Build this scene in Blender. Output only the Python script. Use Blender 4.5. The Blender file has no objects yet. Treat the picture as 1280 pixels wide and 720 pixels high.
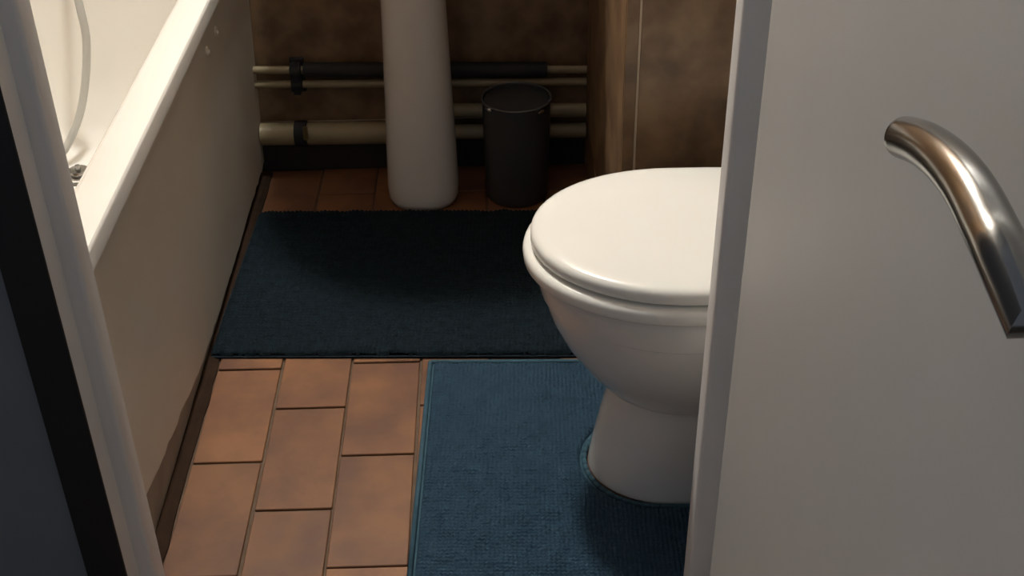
import bpy, bmesh, math, random
import numpy as np
from mathutils import Matrix, Vector

random.seed(7)
rng = np.random.default_rng(7)
scene = bpy.context.scene
C = scene.collection
PI = math.pi

# ------------------------------------------------------------------ camera
CAM_H = 1.33636
pitch, roll, yaw, FPX = 0.590167, -0.01389, 0.017708, 1563.3
fw = Vector((math.sin(yaw) * math.cos(pitch), math.cos(yaw) * math.cos(pitch), -math.sin(pitch)))
rt = fw.cross(Vector((0, 0, 1))).normalized()
up = rt.cross(fw)
rt2 = rt * math.cos(roll) + up * math.sin(roll)
up2 = up * math.cos(roll) - rt * math.sin(roll)
cd = bpy.data.cameras.new('camera')
cam = bpy.data.objects.new('camera', cd)
C.objects.link(cam)
cd.sensor_width = 36
cd.lens = FPX / 1280 * 36
cd.clip_start = 0.02
M4 = Matrix((rt2, up2, -fw)).transposed().to_4x4()
M4.translation = (0, 0, CAM_H)
cam.matrix_world = M4
scene.camera = cam

# ------------------------------------------------------------------ world / exposure
w = bpy.data.worlds.new('hall_daylight')
scene.world = w
w.use_nodes = True
w.node_tree.nodes['Background'].inputs[0].default_value = (0.76, 0.85, 1.0, 1)
w.node_tree.nodes['Background'].inputs[1].default_value = 0.16
vs = scene.view_settings
vs.view_transform = 'Standard'
vs.look = 'None'
vs.exposure = 0.0
vs.gamma = 1.0
vs.use_curve_mapping = False
LAMP_POS = (-0.33, 2.16, 2.30)
LAMP_STRENGTH = 510.0
LAMP_COLOR = (1.0, 0.985, 0.925)


# ------------------------------------------------------------------ materials
def mat(name, col, rough=0.5, metal=0.0, var=0.0, scale=8.0, bump=0.0, bscale=60.0, detail=4.0,
        col2=None, rnd=0.0, coat=0.0, spec=0.5, coords='Object', aniso=0.0):
    m = bpy.data.materials.new(name)
    m.use_nodes = True
    nt = m.node_tree
    b = nt.nodes['Principled BSDF']
    b.inputs['Roughness'].default_value = rough
    b.inputs['Metallic'].default_value = metal
    b.inputs['Specular IOR Level'].default_value = spec
    b.inputs['Coat Weight'].default_value = coat
    b.inputs['Anisotropic'].default_value = aniso
    tc = nt.nodes.new('ShaderNodeTexCoord')
    n = nt.nodes.new('ShaderNodeTexNoise')
    n.inputs['Scale'].default_value = scale
    n.inputs['Detail'].default_value = detail
    nt.links.new(tc.outputs[coords], n.inputs['Vector'])
    ramp = nt.nodes.new('ShaderNodeValToRGB')
    c2 = col2 if col2 else tuple(max(0, c * (1 - var)) for c in col)
    ramp.color_ramp.elements[0].position = 0.35
    ramp.color_ramp.elements[1].position = 0.68
    ramp.color_ramp.elements[0].color = (*c2, 1)
    ramp.color_ramp.elements[1].color = (*col, 1)
    nt.links.new(n.outputs['Fac'], ramp.inputs[0])
    out = ramp.outputs[0]
    if rnd > 0:
        oi = nt.nodes.new('ShaderNodeObjectInfo')
        mr = nt.nodes.new('ShaderNodeMapRange')
        mr.inputs[3].default_value = 1 - rnd
        mr.inputs[4].default_value = 1 + rnd
        nt.links.new(oi.outputs['Random'], mr.inputs[0])
        hsv = nt.nodes.new('ShaderNodeHueSaturation')
        nt.links.new(mr.outputs[0], hsv.inputs['Value'])
        nt.links.new(out, hsv.inputs['Color'])
        out = hsv.outputs[0]
        add = nt.nodes.new('ShaderNodeVectorMath')
        add.operation = 'MULTIPLY_ADD'
        add.inputs[1].default_value = (13.1, 7.7, 5.3)
        cx = nt.nodes.new('ShaderNodeCombineXYZ')
        for k in range(3):
            nt.links.new(oi.outputs['Random'], cx.inputs[k])
        nt.links.new(cx.outputs[0], add.inputs[0])
        nt.links.new(tc.outputs[coords], add.inputs[2])
        nt.links.new(add.outputs[0], n.inputs['Vector'])
    nt.links.new(out, b.inputs['Base Color'])
    if bump > 0:
        n2 = nt.nodes.new('ShaderNodeTexNoise')
        n2.inputs['Scale'].default_value = bscale
        n2.inputs['Detail'].default_value = 5
        nt.links.new(tc.outputs[coords], n2.inputs['Vector'])
        bp = nt.nodes.new('ShaderNodeBump')
        bp.inputs['Strength'].default_value = bump
        bp.inputs['Distance'].default_value = 0.004
        nt.links.new(n2.outputs['Fac'], bp.inputs['Height'])
        nt.links.new(bp.outputs[0], b.inputs['Normal'])
    return m


M = {
    'terracotta': mat('terracotta_tile', (0.222, 0.095, 0.037), 0.58, col2=(0.122, 0.050, 0.025), scale=10, bump=0.12, bscale=40, rnd=0.18),
    'mortar': mat('mortar', (0.13, 0.085, 0.055), 0.9, var=0.3, scale=40, bump=0.4),
    'stone': mat('brown_stone_tile', (0.285, 0.182, 0.098), 0.42, col2=(0.125, 0.074, 0.040), scale=13, detail=10, bump=0.06, bscale=35),
    'grout': mat('beige_grout', (0.55, 0.45, 0.33), 0.9, var=0.1),
    'plaster': mat('ceiling_plaster', (0.55, 0.53, 0.49), 0.85, var=0.04),
    'hall_paint': mat('slate_hall_paint', (0.19, 0.20, 0.215), 0.65, var=0.08, bump=0.05, bscale=90),
    'black_paint': mat('black_gloss_paint', (0.012, 0.012, 0.012), 0.55, var=0.1),
    'frame_paint': mat('frame_paint', (0.78, 0.765, 0.75), 0.45, var=0.04, bump=0.03, bscale=50),
    'door_paint': mat('door_paint', (0.47, 0.47, 0.455), 0.48, var=0.03, bump=0.035, bscale=140),
    'steel': mat('brushed_steel', (0.33, 0.325, 0.315), 0.19, 1.0, var=0.06, scale=40),
    'chrome': mat('chrome', (0.62, 0.62, 0.60), 0.12, 1.0, var=0.03),
    'chrome_dark': mat('dark_glossy_rim', (0.10, 0.10, 0.10), 0.25, var=0.05),
    'ceramic': mat('white_ceramic', (0.75, 0.735, 0.70), 0.14, var=0.02, coat=0.4),
    'seat': mat('white_seat_plastic', (0.84, 0.83, 0.78), 0.22, var=0.02),
    'acrylic': mat('white_bath_enamel', (0.86, 0.84, 0.79), 0.16, var=0.02),
    'panel': mat('painted_bath_panel', (0.70, 0.66, 0.58), 0.5, var=0.06, scale=5, bump=0.05, bscale=25),
    'plinth': mat('plinth_board', (0.42, 0.37, 0.31), 0.7, var=0.2, scale=20),
    'shadow_caulk': mat('shadow_toned_caulk', (0.040, 0.024, 0.016), 1.0, var=0.25, scale=30, bump=0.3, spec=0.05),  # near-black tone paints in the shadow beside the plinth
    'strip': mat('dark_wall_strip', (0.030, 0.027, 0.025), 0.5, var=0.3),
    'pipe': mat('cream_painted_pipe', (0.36, 0.29, 0.17), 0.45, var=0.15, scale=14),
    'sleeve': mat('black_pipe_insulation', (0.018, 0.018, 0.02), 0.7, var=0.3),
    'brass': mat('brass', (0.60, 0.45, 0.22), 0.3, 1.0, var=0.1),
    'bin': mat('charcoal_plastic', (0.048, 0.050, 0.052), 0.38, var=0.1),
    'navy': mat('dark_navy_chenille', (0.0105, 0.0185, 0.0245), 0.95, var=0.35, scale=60, bump=0.5, bscale=300, spec=0.1),
    'blue': mat('petrol_blue_chenille', (0.034, 0.068, 0.104), 0.95, var=0.15, scale=45, bump=0.5, bscale=300, spec=0.1),
    'hem': mat('teal_hem', (0.048, 0.100, 0.135), 0.9, var=0.2, scale=60, spec=0.1),
    'navy_hem': mat('navy_hem', (0.016, 0.024, 0.032), 0.9, var=0.2, scale=60, spec=0.1),
    'hose': mat('grey_shower_hose', (0.52, 0.52, 0.49), 0.3, 0.2, var=0.05),
    'hall_floor': mat('hall_floor_boards', (0.20, 0.14, 0.09), 0.5, var=0.3),
}
g = bpy.data.materials.new('lamp_glass')
g.use_nodes = True
gb = g.node_tree.nodes['Principled BSDF']
gb.inputs['Base Color'].default_value = (0.9, 0.88, 0.84, 1)
gb.inputs['Emission Color'].default_value = (*LAMP_COLOR, 1)
gb.inputs['Emission Strength'].default_value = LAMP_STRENGTH
M['lamp'] = g


# ------------------------------------------------------------------ helpers
def link(name, me, m, parent=None, smooth=False):
    o = bpy.data.objects.new(name, me)
    C.objects.link(o)
    if m is not None and not me.materials:
        me.materials.append(M[m])
    if parent is not None:
        o.parent = parent
    if smooth:
        me.polygons.foreach_set('use_smooth', [True] * len(me.polygons))
    return o


def obj(name, bm, m, parent=None, smooth=False, angle=None):
    me = bpy.data.meshes.new(name)
    bmesh.ops.recalc_face_normals(bm, faces=bm.faces)
    bm.to_mesh(me)
    bm.free()
    o = link(name, me, m, parent, smooth)
    if angle:
        me.polygons.foreach_set('use_smooth', [True] * len(me.polygons))
        me.set_sharp_from_angle(angle=math.radians(angle))
    return o


def tag(o, label, cat, group=None, kind=None):
    o['label'] = label
    o['category'] = cat
    if group:
        o['group'] = group
    if kind:
        o['kind'] = kind
    return o


def empty(name, loc, label, cat, group=None, kind=None):
    o = bpy.data.objects.new(name, None)
    o.empty_display_size = 0.05
    C.objects.link(o)
    o.location = loc
    tag(o, label, cat, group, kind)
    return o


def box(x0, x1, y0, y1, z0, z1, bev=0.0, seg=2, bm=None):
    t = bmesh.new()
    vs_ = [t.verts.new((x, y, z)) for x in (x0, x1) for y in (y0, y1) for z in (z0, z1)]
    for f in ((0, 1, 3, 2), (4, 6, 7, 5), (0, 4, 5, 1), (2, 3, 7, 6), (0, 2, 6, 4), (1, 5, 7, 3)):
        t.faces.new([vs_[i] for i in f])
    if bev:
        bmesh.ops.bevel(t, geom=t.edges[:], offset=bev, segments=seg, profile=0.5, affect='EDGES')
    if bm is None:
        return t
    me = bpy.data.meshes.new('tmp')
    t.to_mesh(me)
    t.free()
    bm.from_mesh(me)
    bpy.data.meshes.remove(me)
    return bm


def loft(rings, cap0=True, cap1=True, closed=False, bm=None):
    bm = bm or bmesh.new()
    vr = [[bm.verts.new(p) for p in r] for r in rings]
    n = len(vr[0])
    pairs = list(zip(vr[:-1], vr[1:]))
    if closed:
        pairs.append((vr[-1], vr[0]))
    for a, b in pairs:
        for i in range(n):
            j = (i + 1) % n
            bm.faces.new((a[i], a[j], b[j], b[i]))
    if not closed:
        if cap0:
            bm.faces.new(vr[0])
        if cap1:
            bm.faces.new(vr[-1])
    return bm


def smooth_path(pts, sub=6):
    """Catmull-Rom through the points."""
    P = [Vector(p) for p in pts]
    P = [P[0] * 2 - P[1]] + P + [P[-1] * 2 - P[-2]]
    out = []
    for i in range(1, len(P) - 2):
        for k in range(sub):
            t = k / sub
            a, b, c, d = P[i - 1], P[i], P[i + 1], P[i + 2]
            out.append(0.5 * ((2 * b) + (c - a) * t + (2 * a - 5 * b + 4 * c - d) * t * t + (3 * b - a - 3 * c + d) * t ** 3))
    out.append(P[-2])
    return out


def tube(pts, r, n=16, bm=None):
    """Tube along pts; r is a number or a list (one radius per point)."""
    P = [Vector(p) for p in pts]
    R = r if isinstance(r, (list, tuple)) else [r] * len(P)
    rings = []
    prev = None
    for i, p in enumerate(P):
        t = (P[min(i + 1, len(P) - 1)] - P[max(i - 1, 0)]).normalized()
        if prev is None:
            a = t.orthogonal().normalized()
        else:
            a = (prev - t * prev.dot(t)).normalized()
        prev = a
        b = t.cross(a)
        rings.append([p + (a * math.cos(2 * PI * k / n) + b * math.sin(2 * PI * k / n)) * R[i] for k in range(n)])
    return loft(rings, bm=bm)


def lathe(prof, cx, cy, n=40, axis='z', bm=None):
    rings = []
    for r, h in prof:
        ring = []
        for k in range(n):
            a = 2 * PI * k / n
            if axis == 'z':
                ring.append((cx + r * math.cos(a), cy + r * math.sin(a), h))
            elif axis == 'x':     # cx, cy stand for y, z
                ring.append((h, cx + r * math.cos(a), cy + r * math.sin(a)))
            else:                 # 'y'
                ring.append((cx + r * math.cos(a), h, cy + r * math.sin(a)))
        rings.append(ring)
    return loft(rings, bm=bm)


def egg(xf, xb, xm, hw, y0, z, nf=2.0, nb=2.6, n=64):
    """Plan outline pointing to -x: front tip xf, back xb, widest at xm."""
    pts = []
    for k in range(n):
        a = 2 * PI * k / n
        c, s = math.cos(a), math.sin(a)
        e = nb if c > 0 else nf
        L = (xb - xm) if c > 0 else (xm - xf)
        x = xm + L * math.copysign(abs(c) ** (2 / e), c)
        ee = nf + (nb - nf) * (1 if c > 0 else 0)
        y = y0 + hw * math.copysign(abs(s) ** (2 / ee), s)
        pts.append((x, y, z))
    return pts


def rrect(x0, x1, y0, y1, z, r, n=8):
    pts = []
    for (cx, cy, a0) in ((x1 - r, y1 - r, 0), (x0 + r, y1 - r, PI / 2), (x0 + r, y0 + r, PI), (x1 - r, y0 + r, 3 * PI / 2)):
        for k in range(n + 1):
            a = a0 + PI / 2 * k / n
            pts.append((cx + r * math.cos(a), cy + r * math.sin(a), z))
    return pts


# ------------------------------------------------------------------ room dimensions
XL, XR = -1.22, 0.72          # bathroom side walls
YB = 2.50                     # back wall
YF0, YF1 = 1.165, 1.235       # partition with the doorway (hall face, room face)
ZC = 2.42
BOXX, BOXY = 0.211, 1.80      # tiled pipe boxing in the far right corner

# ------------------------------------------------------------------ floor with terracotta tiles
fl = tag(obj('floor', box(XL - .08, XR + .08, YF0, YB + .08, -0.06, -0.005), 'mortar'),
         'terracotta tiled bathroom floor laid in running bond', 'floor', kind='structure')
TW, TL, TJ = 0.122, 0.244, 0.0045
XA, YA = -0.3727, 1.5276


def tile_mesh(x0, x1, y0, y1):
    cx, cy = (x0 + x1) / 2, (y0 + y1) / 2
    bm = box(x0 - cx, x1 - cx, y0 - cy, y1 - cy, -0.008, 0.0, 0.0012, 1)
    me = bpy.data.meshes.new('floor_tile')
    bmesh.ops.recalc_face_normals(bm, faces=bm.faces)
    bm.to_mesh(me)
    bm.free()
    me.materials.append(M['terracotta'])
    return me


cache = {}
for ci in range(-1, 9):
    cx0 = XA + (ci) * TW          # column ci lies right of joint line ci
    cx1 = cx0 + TW - TJ
    if ci == -1:
        cx0 = -0.487
    cx1 = min(cx1, XR - .002)
    off = 0.0 if ci % 2 == 1 else 0.5
    if ci == -1:
        off = -0.045
    for ri in range(-2, 5):
        y0 = YA + (ri + off) * TL
        y1 = y0 + TL - TJ
        y0, y1 = max(y0, 1.17), min(y1, YB - .002)
        if y1 - y0 < 0.02:
            continue
        key = (round(cx1 - cx0, 4), round(y1 - y0, 4))
        if key not in cache:
            cache[key] = tile_mesh(cx0, cx1, y0, y1)
        o = link('floor_tile', cache[key], None, fl)
        o.location = ((cx0 + cx1) / 2 + random.uniform(-.0008, .0008), (y0 + y1) / 2 + random.uniform(-.001, .001), random.uniform(-.0012, .0))
        o.rotation_euler = (random.uniform(-.002, .002), random.uniform(-.002, .002), random.uniform(-.004, .004))
# wide uneven mortar fillet, its colour darkened for the shadow along the bath plinth
rings = []
for k in range(30):
    y = 1.25 + k * 0.0425
    wv = random.uniform(-.003, .003)
    rings.append([(-0.512, y, -.004), (-0.512, y, 0.006 + wv * .6), (-0.499 + wv, y, 0.0035), (-0.489 + wv, y, -.001), (-0.489 + wv, y, -.004)])
obj('mortar_shadow_fillet', loft(rings), 'shadow_caulk', fl)
tag(obj('floor_hall', box(-1.6, 1.3, -0.9, YF0, -0.06, -0.004), 'hall_floor'), 'brown hall floor in front of the doorway', 'floor', kind='structure')

# ------------------------------------------------------------------ walls
tag(obj('ceiling', box(XL - .08, XR + .08, YF0, YB + .08, ZC, ZC + .06), 'plaster'), 'plain white bathroom ceiling', 'ceiling', kind='structure')
ZJ = [0.0, 0.115, 0.715, 1.315, 1.915, ZC]


def wall_tiles(parent, plane, at, along, joints, zj=ZJ, thick=0.007, sign=-1):
    """Individual wall tiles standing proud of the grout bed."""
    J = 0.0036
    ch = {}
    for a0, a1 in zip(joints[:-1], joints[1:]):
        for z0, z1 in zip(zj[:-1], zj[1:]):
            key = (round(a1 - a0, 3), round(z1 - z0, 3))
            if key not in ch:
                hw, hz = (a1 - a0) / 2 - J / 2, (z1 - z0) / 2 - J / 2
                if plane == 'y':
                    bm = box(-hw, hw, -thick / 2, thick / 2, -hz, hz, 0.0008, 1)
                else:
                    bm = box(-thick / 2, thick / 2, -hw, hw, -hz, hz, 0.0008, 1)
                me = bpy.data.meshes.new('wall_tile')
                bmesh.ops.recalc_face_normals(bm, faces=bm.faces)
                bm.to_mesh(me)
                bm.free()
                me.materials.append(M['stone'])
                ch[key] = me
            o = link('wall_tile', ch[key], None, parent)
            c = (a0 + a1) / 2
            o.location = (c, at, (z0 + z1) / 2) if plane == 'y' else (at, c, (z0 + z1) / 2)


wb = tag(obj('wall_back', box(XL - .08, XR + .08, YB + .0022, YB + .09, 0, ZC), 'grout'), 'brown stone tiled wall behind the basin and pipes', 'wall', kind='structure')
wall_tiles(wb, 'y', YB + .0045, 'x', [XL, -0.79, -0.155, 0.22, XR])
wl = tag(obj('wall_left', box(XL - .08, XL - .003, YF0, YB, 0, ZC), 'grout'), 'brown stone tiled wall along the bath', 'wall', kind='structure')
wall_tiles(wl, 'x', XL - .0, 'y', [YF1, 1.65, 2.1, YB - .004])
tag(obj('wall_right', box(XR, XR + .08, YF0, YB, 0, ZC), 'stone'), 'brown stone clad wall behind the toilet cistern', 'wall', kind='structure')
# pipe boxing
wx = tag(obj('wall_boxing', box(BOXX + .0022, XR - .001, BOXY + .0022, YB - .001, 0, ZC - .001), 'grout'),
         'brown stone tiled pipe boxing beside the toilet', 'wall', kind='structure')
wall_tiles(wx, 'y', BOXY + .0045, 'x', [BOXX, 0.2335, 0.68, XR - .002], zj=[0, .115, .715, 1.315, 1.915, ZC - .004])
wall_tiles(wx, 'x', BOXX + .0045, 'y', [BOXY + .008, 2.42, YB - .006], zj=[0, .115, .715, 1.315, 1.915, ZC - .004])

# partition with doorway: dark paint on the hall side, plaster on the room side
OX0, OX1, OZ = -0.540, 0.365, 2.09


def partition(name, x0, x1, z0, z1, label):
    bm = box(x0, x1, YF0 + .004, YF1, z0, z1)
    me = bpy.data.meshes.new(name)
    bmesh.ops.recalc_face_normals(bm, faces=bm.faces)
    bm.to_mesh(me)
    bm.free()
    me.materials.append(M['stone'])
    me.materials.append(M['hall_paint'])
    for p in me.polygons:
        if p.normal.y < -0.5:
            p.material_index = 1
    o = link(name, me, None)
    return tag(o, label, 'wall', kind='structure')


partition('wall_front_left', -1.6, OX0, 0, 2.5, 'dark slate painted hall wall beside the doorway')
partition('wall_front_right', OX1, 1.3, 0, 2.5, 'dark slate painted hall wall behind the open door')
partition('wall_front_top', OX0, OX1, OZ, 2.5, 'dark slate painted hall wall above the doorway')

# door frame
tf = empty('trim_1', (-0.1, 1.2, 0), 'pale grey painted door frame with a black hall-side edge', 'door frame', kind='structure')
tf.location = (0, 0, 0)
LS, RS = -0.466, 0.2585          # clear opening (door stops)
LR, RR = -0.487, 0.310           # rebates
YR = 1.200                       # face of the stop


def jamb_side(sx, xs, xr, xo):
    # L-shaped jamb profile swept vertically: stop + rebate, rounded noses
    s = sx
    prof = [(xs, YF1), (xs, YR + .006), (xs - s * .0017, YR + .0017), (xs - s * .006, YR), (xr, YR), (xr, YF0 + .002),
            (xr - s * .001, YF0 - .001), (xo, YF0 - .001), (xo, YF1)]
    bm = loft([[(x, y, z) for x, y in prof] for z in (0, OZ - .04)])
    return obj('jamb', bm, 'frame_paint', tf, angle=50)


jamb_side(1, LS, LR, -0.538)
jamb_side(-1, RS, RR, 0.363)
hp = [(YF1, 2.03), (YR, 2.03), (YR, 2.045), (YF0 - .001, 2.045), (YF0 - .001, OZ - .002), (YF1, OZ - .002)]
obj('head', loft([[(x, y, z) for y, z in hp] for x in (-.538, .363)]), 'frame_paint', tf)
obj('hall_edge_strip', box(-.5385, LR - .0008, YF0 - .005, YF0 - .001, 0, OZ, .0008, 1), 'black_paint', tf)
obj('hall_edge_strip', box(RR + .001, .3635, YF0 - .005, YF0 - .001, 0, OZ, .0008, 1), 'black_paint', tf)
obj('hall_edge_strip', box(LR, RR, YF0 - .005, YF0 - .001, 2.05, OZ, .0008, 1), 'black_paint', tf)

# ------------------------------------------------------------------ door (open towards the hall)
dr = empty('door_1', (0.275, 1.150, 0), 'open pale grey painted door with a curved steel lever handle', 'door', kind='structure')
DANG = math.atan2(0.025, 0.725)
dr.rotation_euler = (0, 0, DANG)      # leaf runs along local -y, its room face is local x=0
obj('leaf', box(0, 0.040, -0.745, 0, 0.008, 2.035, .0015, 2), 'door_paint', dr)
for hz in (0.25, 1.05, 1.80):
    obj('hinge', lathe([(0.0001, hz - .05), (.007, hz - .05), (.007, hz - .002), (.0064, hz), (.007, hz + .002), (.007, hz + .05), (.0001, hz + .05)], .046, .006, 16), 'steel', dr, angle=40)
# lever handle: neck out of the door, mitred corner, curved drooping lever
inv = (Matrix.Translation(dr.location) @ Matrix.Rotation(DANG, 4, 'Z')).inverted()
lev_w = [(0.2445, 0.4650, 1.0070), (0.243, .4983, 1.0155), (.243, .5146, 1.0177), (.243, .5377, 1.0210), (.243, .5589, 1.0217),
         (.243, .5861, 1.0190), (.243, .6148, 1.0125), (.243, .6350, 1.0058), (.243, .6510, .9995)]
lev = [inv @ Vector(p) for p in lev_w]
path = smooth_path(lev, 5)
nP = len(path)
rad = [0.0125 + 0.0012 * (1 - i / nP) for i in range(nP)]
end_dir = (path[-1] - path[-2]).normalized()
path += [path[-1] + end_dir * .0010, path[-1] + end_dir * .0014]
rad += [rad[-1] - .0008, .0105]
start = path[0].copy()
sd = (path[1] - path[0]).normalized()
nx = (Vector((1, 0, 0)) - sd * sd.x).normalized()
wv = sd.cross(nx)
NS = 32
CS = [(math.cos(2 * PI * k / NS), math.sin(2 * PI * k / NS)) for k in range(NS)]
r0 = rad[0]
hr = []
for xn in (-.008,):                            # neck ring at the rose
    hr.append([Vector((xn, start.y, start.z)) + sd * c * r0 + wv * q * r0 for c, q in CS])
hr.append([start + (nx + sd) * c * r0 + wv * q * r0 for c, q in CS])      # mitred corner
fa = nx
for i_ in range(4, len(path)):
    t_ = (path[min(i_ + 1, len(path) - 1)] - path[i_ - 1]).normalized()
    fa = (fa - t_ * fa.dot(t_)).normalized()
    fb_ = t_.cross(fa)
    hr.append([path[i_] + fa * c * rad[i_] + fb_ * q * rad[i_] for c, q in CS])
hd = obj('lever', loft(hr), 'steel', dr, angle=40)
obj('rose', lathe([(0.0001, -.009), (.023, -.009), (.0255, -.0075), (.026, -.005), (.026, 0.0005), (.0001, .0005)], start.y, start.z, 36, 'x'), 'steel', hd, angle=30)

# ------------------------------------------------------------------ bath
bt = empty('bathtub', (-.85, 1.86, 0), 'white enamelled bathtub with a pale boxed-in side panel', 'bathtub')
bt.location = (0, 0, 0)
BX0, BX1, BY0, BY1, RZ = XL + .006, -0.478, YF1 + .004, YB - .001, 0.556


def br(e, z, r, dx1=0.0):
    return rrect(BX0 + e, BX1 - e - dx1, BY0 + e, BY1 - e, z, max(r - e, .004), 8)


def inner(e0x, e1x, e0y, e1y, z, r):
    return rrect(BX0 + e0x, BX1 - e1x, BY0 + e0y, BY1 - e1y, z, r, 8)


rings = [br(.022, .520, .03), br(.004, .521, .03), br(.0, .526, .03), br(.0, .550, .03), br(.0008, .5535, .03), br(.003, .5558, .03), br(.008, .5566, .03),
         inner(.055, .050, .06, .085, .556, .11), inner(.062, .056, .067, .092, .5535, .11), inner(.070, .063, .075, .10, .545, .11),
         inner(.080, .072, .09, .110, .48, .12), inner(.105, .095, .13, .130, .30, .13), inner(.125, .115, .17, .150, .20, .13),
         inner(.150, .140, .21, .175, .160, .13), inner(.185, .175, .26, .215, .140, .11), inner(.24, .23, .34, .29, .134, .06),
         inner(.33, .32, .5, .5, .130, .02)]
obj('tub', loft(rings, cap0=False), 'acrylic', bt, angle=32)
# side panel with an uneven lower edge
ny = 60
top, bot, = [], []
for k in range(ny + 1):
    y = BY0 + .002 + (BY1 - BY0 - .004) * k / ny
    if y < 1.77:
        zb = .030 + (1.77 - y) * .165
    else:
        zb = .030 - (y - 1.77) * .012
    zb += random.uniform(-.004, .004)
    top.append((y, .523))
    bot.append((y, zb))
xp = lambda z: -0.506 + .018 * z / .53
bm = bmesh.new()
fv = [[bm.verts.new((xp(z) - d, y, z)) for (y, z) in L] for d in (0, .012) for L in (bot, top)]
fb, ft, kb, kt = fv
for i in range(ny):
    bm.faces.new((fb[i], fb[i + 1], ft[i + 1], ft[i]))
    bm.faces.new((kb[i], kt[i], kt[i + 1], kb[i + 1]))
    bm.faces.new((fb[i], kb[i], kb[i + 1], fb[i + 1]))
    bm.faces.new((ft[i], ft[i + 1], kt[i + 1], kt[i]))
for i in (0, ny):
    bm.faces.new((fb[i], ft[i], kt[i], kb[i]))
pn = obj('side_panel', bm, 'panel', bt)
for ky in (2.050, 2.140):
    kz = .474
    x0 = xp(kz)
    kn = obj('clip', lathe([(.0001, x0 - .002), (.0085, x0 - .002), (.0085, x0 + .002), (.0065, x0 + .0035), (.0001, x0 + .004)], ky, kz, 20, 'x'), 'panel', pn, angle=40)
    obj('screw', lathe([(.0001, x0 + .0035), (.0045, x0 + .0035), (.0045, x0 + .0048), (.0022, x0 + .0062), (.0001, x0 + .0065)], ky, kz - .002, 14, 'x'), 'seat', kn, angle=40)
obj('plinth', box(-.535, -.513, BY0 + .004, BY1 - .004, 0, .16), 'plinth', bt)
dn = obj('drain', lathe([(.0001, .131), (.043, .131), (.043, .1345), (.039, .1365), (.031, .1355), (.0275, .1335), (.0001, .1335)], -.827, 2.237, 36), 'steel', bt, angle=40)
obj('plug', lathe([(.0001, .134), (.022, .134), (.022, .146), (.019, .149), (.006, .150), (.005, .158), (.0001, .158)], -.827, 2.237, 28), 'steel', dn, angle=40)

# bath mixer and its hose
mx = empty('bath_mixer', (-.83, YB, .78), 'chrome bath mixer tap on the tiled wall above the bath', 'tap')
mx.location = (0, 0, 0)
obj('body', lathe([(.0001, -.93), (.018, -.93), (.022, -.925), (.022, -.735), (.018, -.73), (.0001, -.73)], YB - .06, .78, 28, 'x'), 'chrome', mx, angle=40)
for sx in (-.90, -.76):
    obj('inlet', lathe([(.0001, YB - .06), (.012, YB - .06), (.012, YB - .012), (.03, YB - .012), (.032, YB), (.0001, YB)], sx, .78, 24, 'y'), 'chrome', mx, angle=40)
for s, x0 in ((-1, -.93), (1, -.73)):
    obj('knob', lathe([(.0001, x0), (.022, x0), (.025, x0 + s * .01), (.025, x0 + s * .04), (.02, x0 + s * .046), (.0001, x0 + s * .047)], YB - .06, .78, 12, 'x'), 'chrome', mx, angle=30)
obj('spout', tube(smooth_path([(-.83, YB - .065, .775), (-.83, YB - .12, .80), (-.83, YB - .17, .795), (-.83, YB - .185, .768)], 6), .011, 16), 'chrome', mx, angle=40)
hs = tag(obj('shower_hose', tube(smooth_path([(-.80, 2.44, .735), (-.80, 2.435, .70), (-.788, 2.36, .57), (-.779, 2.31, .480), (-.777, 2.30, .397), (-.800, 2.298, .297), (-.827, 2.285, .225),
                                  (-.867, 2.27, .165), (-.91, 2.25, .148), (-.96, 2.20, .150), (-.98, 2.12, .150), (-.95, 2.02, .148)], 8), .0078, 12), 'hose', None, angle=60),
         'grey flexible shower hose hanging down into the bathtub', 'hose')
for z0 in (.762,):
    obj('coupling', lathe([(.0001, .722), (.010, .722), (.011, .729), (.011, .754), (.0001, .754)], -.80, 2.44, 16), 'chrome', hs, angle=40)
obj('hand_shower', tube([(-.955, 2.035, .148), (-.93, 1.96, .150), (-.905, 1.88, .155), (-.895, 1.85, .158), (-.88, 1.80, .160), (-.872, 1.775, .16)], [.009, .011, .012, .016, .019, .014], 16), 'chrome', hs, angle=60)

# ------------------------------------------------------------------ dark strip + pipes at the back wall
tag(obj('wall_strip_back', box(-.513, BOXX - .002, YB - .010, YB + .001, 0, .075, .002, 2), 'strip'),
    'dark skirting under the pipes on the back wall', 'baseboard', kind='structure')
XE0, XE1 = -0.500, BOXX - 0.001


def pipe(name, y, z0, z1, r, label, x0=XE0, x1=XE1, m='pipe'):
    zz = lambda x: z0 + (z1 - z0) * (x - XE0) / (XE1 - XE0)
    pts = [(x0 + (x1 - x0) * k / 8, y, zz(x0 + (x1 - x0) * k / 8)) for k in range(9)]
    return tag(obj(name, tube(pts, r, 16), m, None, angle=60), label, 'pipe'), zz


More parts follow.
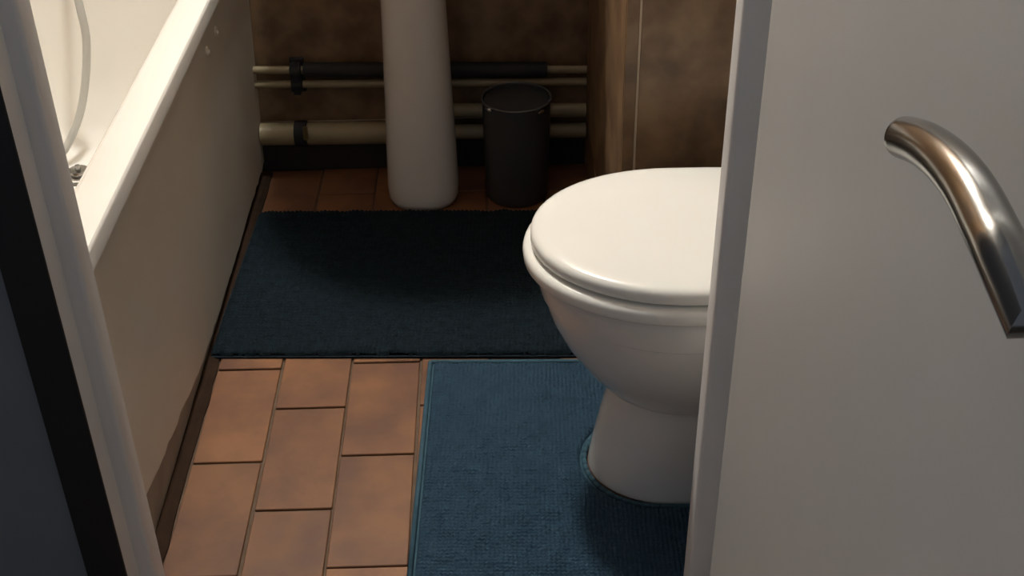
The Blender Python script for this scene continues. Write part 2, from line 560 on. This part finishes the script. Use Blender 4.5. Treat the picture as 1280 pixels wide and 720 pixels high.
p1, z1f = pipe('heating_pipe', YB - .028, .2515, .237, .0085, 'upper thin cream heating pipe with a black sleeve behind the pedestal')
xs = [-.392, -.34, -.28, -.22, -.16, -.10, -.04, .02, .07, .125]
obj('insulation_sleeve', tube([(x, YB - .028, z1f(x)) for x in xs], .0165, 18), 'sleeve', p1, angle=60)
p2, z2f = pipe('heating_pipe', YB - .026, .2175, .208, .0085, 'lower thin cream heating pipe running just below the sleeved one')
p3, z3f = pipe('waste_pipe', YB - .029, 0.101, .094, .0245, 'thick cream waste pipe low on the wall with a brass clamp', x1=-.145)
obj('reduced_section', tube([(x, YB - .029, z3f(x)) for x in (-.146, -.05, .05, .12, XE1)], .0165, 18), 'pipe', p3, angle=60)
cx0 = -.412
obj('clamp', tube([(cx0 - .014, YB - .029, z3f(cx0)), (cx0 - .013, YB - .029, z3f(cx0)), (cx0 + .013, YB - .029, z3f(cx0)), (cx0 + .014, YB - .029, z3f(cx0))], [.024, .0285, .0285, .024], 20), 'sleeve', p3, angle=40)
obj('clamp_screw', tube([(cx0 + .014, YB - .059, z3f(cx0) + .030), (cx0 + .014, YB - .059, z3f(cx0) + .002)], .0055, 10), 'brass', p3, angle=40)
p4 = tag(obj('waste_pipe', tube(smooth_path([(-.19, YB + .003, .153), (-.19, YB - .020, .153), (-.175, YB - .028, .153), (-.12, YB - .028, .1495), (.05, YB - .028, .1455), (XE1, YB - .028, .142)], 6), .0155, 18), 'pipe', None, angle=60),
         'cream basin waste pipe leaving the pedestal towards the tiled boxing', 'pipe')
# black twin clip that carries both heating pipes
cl = empty('pipe_clip', (-.409, YB, .22), 'black twin clip holding the two thin heating pipes to the wall', 'pipe clip')
cl.location = (0, 0, 0)
obj('back_plate', box(-.424, -.393, YB - .008, YB + .001, .190, .268, .003, 2), 'sleeve', cl)
for z in (z1f(-.409), z2f(-.409)):
    yy = YB - .027
    obj('jaw', tube([(-.421, yy, z), (-.420, yy, z), (-.398, yy, z), (-.397, yy, z)], [.012, .0155, .0155, .012], 18), 'sleeve', cl, angle=40)
obj('bridge', box(-.417, -.401, YB - .040, YB - .006, .196, .262, .003, 2), 'sleeve', cl)

# ------------------------------------------------------------------ wash basin on its pedestal
PX = -.145
wbn = empty('pedestal_basin', (PX, 2.37, 0), 'white ceramic wash basin on a slim tapered pedestal', 'basin')
wbn.location = (0, 0, 0)


def dring(hw, yf, yb, z, n=48, cx=PX):
    pts = []
    for k in range(n):
        a = 2 * PI * k / n
        c, s = math.cos(a), math.sin(a)
        x = cx + hw * math.copysign(abs(c) ** .8, c)
        y = (yf + yb) / 2 + (yb - yf) / 2 * math.copysign(abs(s) ** (.62 if s > 0 else .9), s)
        pts.append((x, y, z))
    return pts


ped = [dring(.066, 2.298, 2.434, 0), dring(.072, 2.289, 2.436, .004), dring(.0755, 2.285, 2.438, .016), dring(.0765, 2.286, 2.438, .04), dring(.074, 2.292, 2.438, .12),
       dring(.070, 2.298, 2.438, .24), dring(.0655, 2.302, 2.438, .40), dring(.0635, 2.302, 2.438, .50), dring(.066, 2.295, 2.438, .60), dring(.075, 2.28, 2.438, .69)]
obj('pedestal', loft(ped), 'ceramic', wbn, angle=60)


def bas(e, z, yf=2.03, hw=.265):
    return egg_y(PX, yf + e, YB - .003 - min(e, .02), hw - e, z)


def egg_y(cx, yf, yb, hw, z, n=64):
    pts = []
    ym = yb - .16
    for k in range(n):
        a = 2 * PI * k / n
        c, s = math.cos(a), math.sin(a)
        if s > 0:
            y = ym + (yb - ym) * abs(s) ** .35
            x = cx + hw * math.copysign(abs(c) ** .35, c)
        else:
            y = ym - (ym - yf) * abs(s) ** .85
            x = cx + hw * math.copysign(abs(c) ** .85, c)
        pts.append((x, y, z))
    return pts


rings = [egg_y(PX, 2.27, 2.435, .085, .675), egg_y(PX, 2.19, YB - .003, .17, .70), egg_y(PX, 2.08, YB - .003, .255, .755), egg_y(PX, 2.02, YB - .003, .288, .82),
         egg_y(PX, 2.005, YB - .003, .295, .845), egg_y(PX, 2.007, YB - .004, .293, .856), egg_y(PX, 2.017, YB - .01, .285, .860),
         egg_y(PX, 2.043, YB - .10, .255, .856), egg_y(PX, 2.055, YB - .115, .243, .835), egg_y(PX, 2.11, YB - .14, .19, .77), egg_y(PX, 2.21, YB - .19, .09, .735), egg_y(PX, 2.26, YB - .22, .03, .73)]
obj('basin', loft(rings), 'ceramic', wbn, angle=50)
tp = obj('tap', lathe([(.0001, .859), (.022, .859), (.022, .865), (.017, .87), (.016, .93), (.012, .94), (.0001, .94)], PX, YB - .055, 24), 'chrome', wbn, angle=40)
obj('spout', tube(smooth_path([(PX, YB - .055, .915), (PX, YB - .10, .935), (PX, YB - .15, .925), (PX, YB - .165, .90)], 6), .009, 14), 'chrome', tp, angle=40)

# ------------------------------------------------------------------ small bin
BXC, BYC = .056, 2.362
bn = empty('waste_bin', (BXC, BYC, 0), 'small charcoal plastic bin with a rounded lid beside the pedestal', 'bin')
bn.location = (0, 0, 0)
obj('body', lathe([(.0001, .001), (.063, .001), (.066, .005), (.069, .10), (.0715, .226), (.069, .226), (.0665, .10), (.062, .010), (.0001, .010)], BXC, BYC, 48), 'bin', bn, angle=40)
obj('lid', lathe([(.0001, .212), (.0672, .212), (.0678, .222), (.060, .2245), (.03, .227), (.0001, .228)], BXC, BYC, 48), 'bin', bn, angle=40)
rp = [(.0712 + .0024 * math.cos(2 * PI * k / 10), .2275 + .0024 * math.sin(2 * PI * k / 10)) for k in range(10)]
rg = [[(BXC + rr * math.cos(2 * PI * k / 56), BYC + rr * math.sin(2 * PI * k / 56), zz) for k in range(56)] for rr, zz in rp]
obj('rim', loft(rg, closed=True), 'chrome_dark', bn, smooth=True)
for s in (-1, 1):  # bright metal dots added to imitate glints on the bin rim
    hx = BXC + s * .052 - .004
    hy = BYC - math.sqrt(.0722 ** 2 - (hx - BXC) ** 2)
    pv = obj('rim_glint', lathe([(.0001, -.002), (.006, -.002), (.006, .003), (.004, .005), (.0001, .0055)], 0, 0, 16, 'x'), 'chrome', bn, angle=40)
    nrm = Vector((hx - BXC, hy - BYC, 0)).normalized()
    pv.rotation_euler = (0, 0, math.atan2(nrm.y, nrm.x))
    pv.location = (hx, hy, .223 if s < 0 else .220)
    pv.scale = (1, 1.6, .7)

# ------------------------------------------------------------------ toilet
TY = 1.490
to = empty('toilet', (.35, TY, 0), 'white ceramic close-coupled toilet with its lid down', 'toilet')
to.location = (0, 0, 0)
E_ = lambda xf, hw, z, xb=.52, xm=None, nb=3.2: egg(xf, xb, xm if xm else max(.27, xf + hw * 1.05), hw, TY, z, 2.0, nb)
rings = [E_(.146, .098, 0, .50, .27), E_(.143, .101, .004, .50, .27), E_(.143, .101, .012, .50, .27), E_(.149, .097, .05, .50, .27), E_(.160, .089, .11, .50, .27), E_(.172, .083, .165, .50, .28), E_(.180, .080, .190, .50, .28),
         E_(.179, .082, .1745, .51, .28), E_(.170, .092, .170, .515, .28), E_(.157, .104, .181, .52, .28), E_(.130, .122, .214, .53), E_(.100, .143, .258, .54), E_(.082, .155, .296, .55), E_(.0745, .1615, .322, .55), E_(.0725, .1635, .3345, .55),
         E_(.0675, .1675, .338, .55), E_(.061, .171, .362, .55), E_(.058, .172, .379, .55), E_(.060, .170, .385, .55), E_(.066, .164, .387, .55),
         E_(.11, .125, .386, .45), E_(.118, .117, .380, .445), E_(.15, .095, .30, .42), E_(.20, .05, .22, .36)]
obj('pan', loft(rings), 'ceramic', to, angle=35)
SX = .50
so = lambda e, z: egg(.043 + e, SX - e, .265, .1795 - e, TY, z, 2.05, 3.4)
si = lambda e, z: egg(.115 - e, .42 + e, .265, .110 + e, TY, z, 2.0, 2.4)
obj('seat', loft([so(.007, .3885), so(.002, .3895), so(0, .3925), so(-.001, .403), so(.001, .4095), so(.007, .4125), so(.03, .4135), si(.008, .4125), si(0, .408), si(0, .392), si(.004, .3885)], closed=True), 'seat', to, angle=50)
lo = lambda e, z: egg(.053 + e, SX - .002 - e, .265, .1715 - e, TY, z, 2.05, 3.4)
obj('lid', loft([lo(.010, .4165), lo(.003, .4170), lo(.0, .4195), lo(.0, .4290), lo(.0012, .4335), lo(.0045, .4370), lo(.010, .4392), lo(.02, .4405), lo(.06, .4425), lo(.12, .4435), lo(.16, .4437)]), 'seat', to, angle=60)
for s in (-1, 1):
    obj('hinge', tube([(SX - .006, TY + s * .075 - .02, .425), (SX - .006, TY + s * .075 + .02, .425)], .011, 16), 'seat', to, angle=40)
    obj('hinge_post', lathe([(.0001, .390), (.013, .390), (.013, .398), (.008, .40), (.008, .425), (.0001, .425)], SX - .002, TY + s * .075, 16), 'chrome', to, angle=40)
obj('cistern', loft([rrect(.535, XR - .004, TY - .155, TY + .155, .385, .03), rrect(.53, XR - .003, TY - .165, TY + .165, .40, .035), rrect(.522, XR - .003, TY - .178, TY + .178, .74, .035)]), 'ceramic', to, angle=40)
cl_ = obj('cistern_lid', loft([rrect(.518, XR - .002, TY - .182, TY + .182, .741, .035), rrect(.513, XR - .002, TY - .187, TY + .187, .746, .037), rrect(.513, XR - .002, TY - .187, TY + .187, .765, .037), rrect(.52, XR - .008, TY - .18, TY + .18, .774, .03)]), 'ceramic', to, angle=40)
obj('flush_button', lathe([(.0001, .774), (.022, .774), (.022, .779), (.019, .781), (.0001, .7815)], .615, TY, 28), 'chrome', cl_, angle=40)


# ------------------------------------------------------------------ mats
def mat_pile(name, xs, ys, keep, hfun, m, parent):
    """Pile as a dense grid; keep(x, y) in 0..1 fades the height to the backing at the rim."""
    X, Y = np.meshgrid(xs, ys, indexing='ij')
    K = keep(X, Y)
    Z = hfun(X, Y) * np.clip(K, 0, 1) ** .5 + .001
    idx = -np.ones(X.shape, int)
    ok = K > 0
    idx[ok] = np.arange(ok.sum())
    V = np.stack([X[ok], Y[ok], Z[ok]], 1)
    a, b, c, d = idx[:-1, :-1], idx[1:, :-1], idx[1:, 1:], idx[:-1, 1:]
    good = (a >= 0) & (b >= 0) & (c >= 0) & (d >= 0)
    F = np.stack([a[good], b[good], c[good], d[good]], 1)
    me = bpy.data.meshes.new(name)
    me.vertices.add(len(V))
    me.vertices.foreach_set('co', V.astype(np.float32).ravel())
    me.loops.add(len(F) * 4)
    me.loops.foreach_set('vertex_index', F.astype(np.int32).ravel())
    me.polygons.add(len(F))
    me.polygons.foreach_set('loop_start', np.arange(0, len(F) * 4, 4, dtype=np.int32))
    me.polygons.foreach_set('loop_total', np.full(len(F), 4, dtype=np.int32))
    me.update(calc_edges=True)
    me.validate()
    return link(name, me, m, parent, smooth=True)


def lump(X, Y, s, seed, n=30):
    r = np.random.default_rng(seed)
    out = np.zeros_like(X)
    for _ in range(n):
        a = r.uniform(0, 2 * PI)
        k = r.uniform(.4, 1.6) * 2 * PI / s
        out += np.sin(k * (X * np.cos(a) + Y * np.sin(a)) + r.uniform(0, 2 * PI))
    return out / math.sqrt(n)


# dark mat in front of the basin
DW, DD = .705, .500
dm = empty('bath_mat', (-.507, 1.793, 0), 'dark navy chenille bath mat between the bathtub and the boxing', 'bath mat')
dm.rotation_euler = (0, 0, -.036)


def dm_keep(X, Y):
    d = np.minimum(np.minimum(X, DW - X), np.minimum(Y, DD - Y)) + .0006 * lump(X, Y, .02, 5)
    return np.clip(d / .009 + .02, -1, 1)


def dm_h(X, Y):
    t = np.abs(np.sin(PI * (X + .0012 * lump(X, Y, .03, 1)) / .0085) * np.sin(PI * (Y + .0012 * lump(X, Y, .03, 2)) / .0085)) ** .5
    return .0105 + .0065 * t + .0012 * lump(X, Y, .035, 3)


mat_pile('pile', np.arange(0, DW + .001, .0023), np.arange(0, DD + .001, .0023), dm_keep, dm_h, 'navy', dm)
obj('hem', loft([rrect(-.002, DW + .002, -.002, DD + .002, z, .008) for z in (.0005, .004)]), 'navy_hem', dm)

# toilet mat with its cut-out round the foot
tm = empty('toilet_mat', (-.130, 1.238, 0), 'petrol blue chenille contour mat round the toilet foot', 'bath mat')
TA = -.030
tm.rotation_euler = (0, 0, TA)
MW, MD = .50, .522
CXm = (TY - 1.238) + .006          # cut-out centre in local y (about)
ca, sa = math.cos(-TA), math.sin(-TA)


def foot_local(x, y):
    dx, dy = x + .130, y - 1.238
    return dx * ca - dy * sa, dx * sa + dy * ca


fx, fy = foot_local(.27, TY)
CR = .1065                         # half width of the cut-out


def cut_dist(X, Y):
    # distance outside a U-shaped slot opening to +x
    dx = np.minimum(X - (fx - .022), 0)
    return np.sqrt(dx ** 2 * 0.92 + (Y - fy) ** 2) - CR


def tm_keep(X, Y):
    d = np.minimum(np.minimum(X, MW - X), np.minimum(Y, MD - Y))
    d = np.minimum(d, cut_dist(X, Y)) - .006
    return np.clip(d / .006 + .02, -1, 1)


def tm_h(X, Y):
    P = .0068
    Yw = Y + .0005 * lump(X, Y, .06, 12)
    t = (.45 + .55 * np.abs(np.sin(PI * (X + .0006 * lump(X, Y, .06, 11)) / P))) * np.abs(np.sin(PI * Yw / P)) ** .8 + .10 * lump(X, Y, .012, 14)
    return .0055 + .0068 * t + .0008 * lump(X, Y, .05, 13)


mat_pile('pile', np.arange(.004, MW, .0017), np.arange(.004, MD, .0017), tm_keep, tm_h, 'blue', tm)
# hem outline (backing showing as a paler rim)
ol = [(0, 0), (MW, 0), (MW, fy - CR)]
for k in range(25):
    a = -PI / 2 - PI * k / 24
    ol.append((fx - .022 + CR * math.cos(a) / math.sqrt(.92), fy + CR * math.sin(a)))
ol += [(MW, fy + CR), (MW, MD), (0, MD)]
ol = ol[::-1]


def flat_prism(pts, z0, z1):
    bm = bmesh.new()
    lo_ = [bm.verts.new((x, y, z0)) for x, y in pts]
    hi = [bm.verts.new((x, y, z1)) for x, y in pts]
    bm.faces.new(lo_)
    bm.faces.new(hi)
    for i in range(len(pts)):
        j = (i + 1) % len(pts)
        bm.faces.new((lo_[i], lo_[j], hi[j], hi[i]))
    bmesh.ops.triangulate(bm, faces=[f for f in bm.faces if len(f.verts) > 4])
    return bm


hm = obj('backing', flat_prism(ol, .0004, .003), 'hem', tm)
rim = [(x, y, .0045) for x, y in ol]
bm = bmesh.new()
for a, b in zip(rim, rim[1:] + rim[:1]):
    tube([a, b], .0042, 8, bm)
obj('hem', bm, 'hem', tm, smooth=True)

# ------------------------------------------------------------------ ceiling lamp
lp = empty('ceiling_lamp', (0, 0, 0), 'round white globe lamp on the bathroom ceiling', 'lamp')
obj('base', lathe([(.0001, ZC), (.06, ZC), (.06, ZC - .015), (.035, ZC - .03), (.035, LAMP_POS[2] + .06), (.0001, LAMP_POS[2] + .06)], LAMP_POS[0], LAMP_POS[1], 32), 'frame_paint', lp, angle=40)
LR_ = 0.075
gl = [(.0001, LAMP_POS[2] - LR_)]
for k in range(1, 12):
    a = -PI / 2 + PI * k / 12
    gl.append((LR_ * math.cos(a), LAMP_POS[2] + LR_ * math.sin(a)))
gl.append((.0001, LAMP_POS[2] + LR_))
obj('globe', lathe(gl, LAMP_POS[0], LAMP_POS[1], 28), 'lamp', lp, smooth=True)
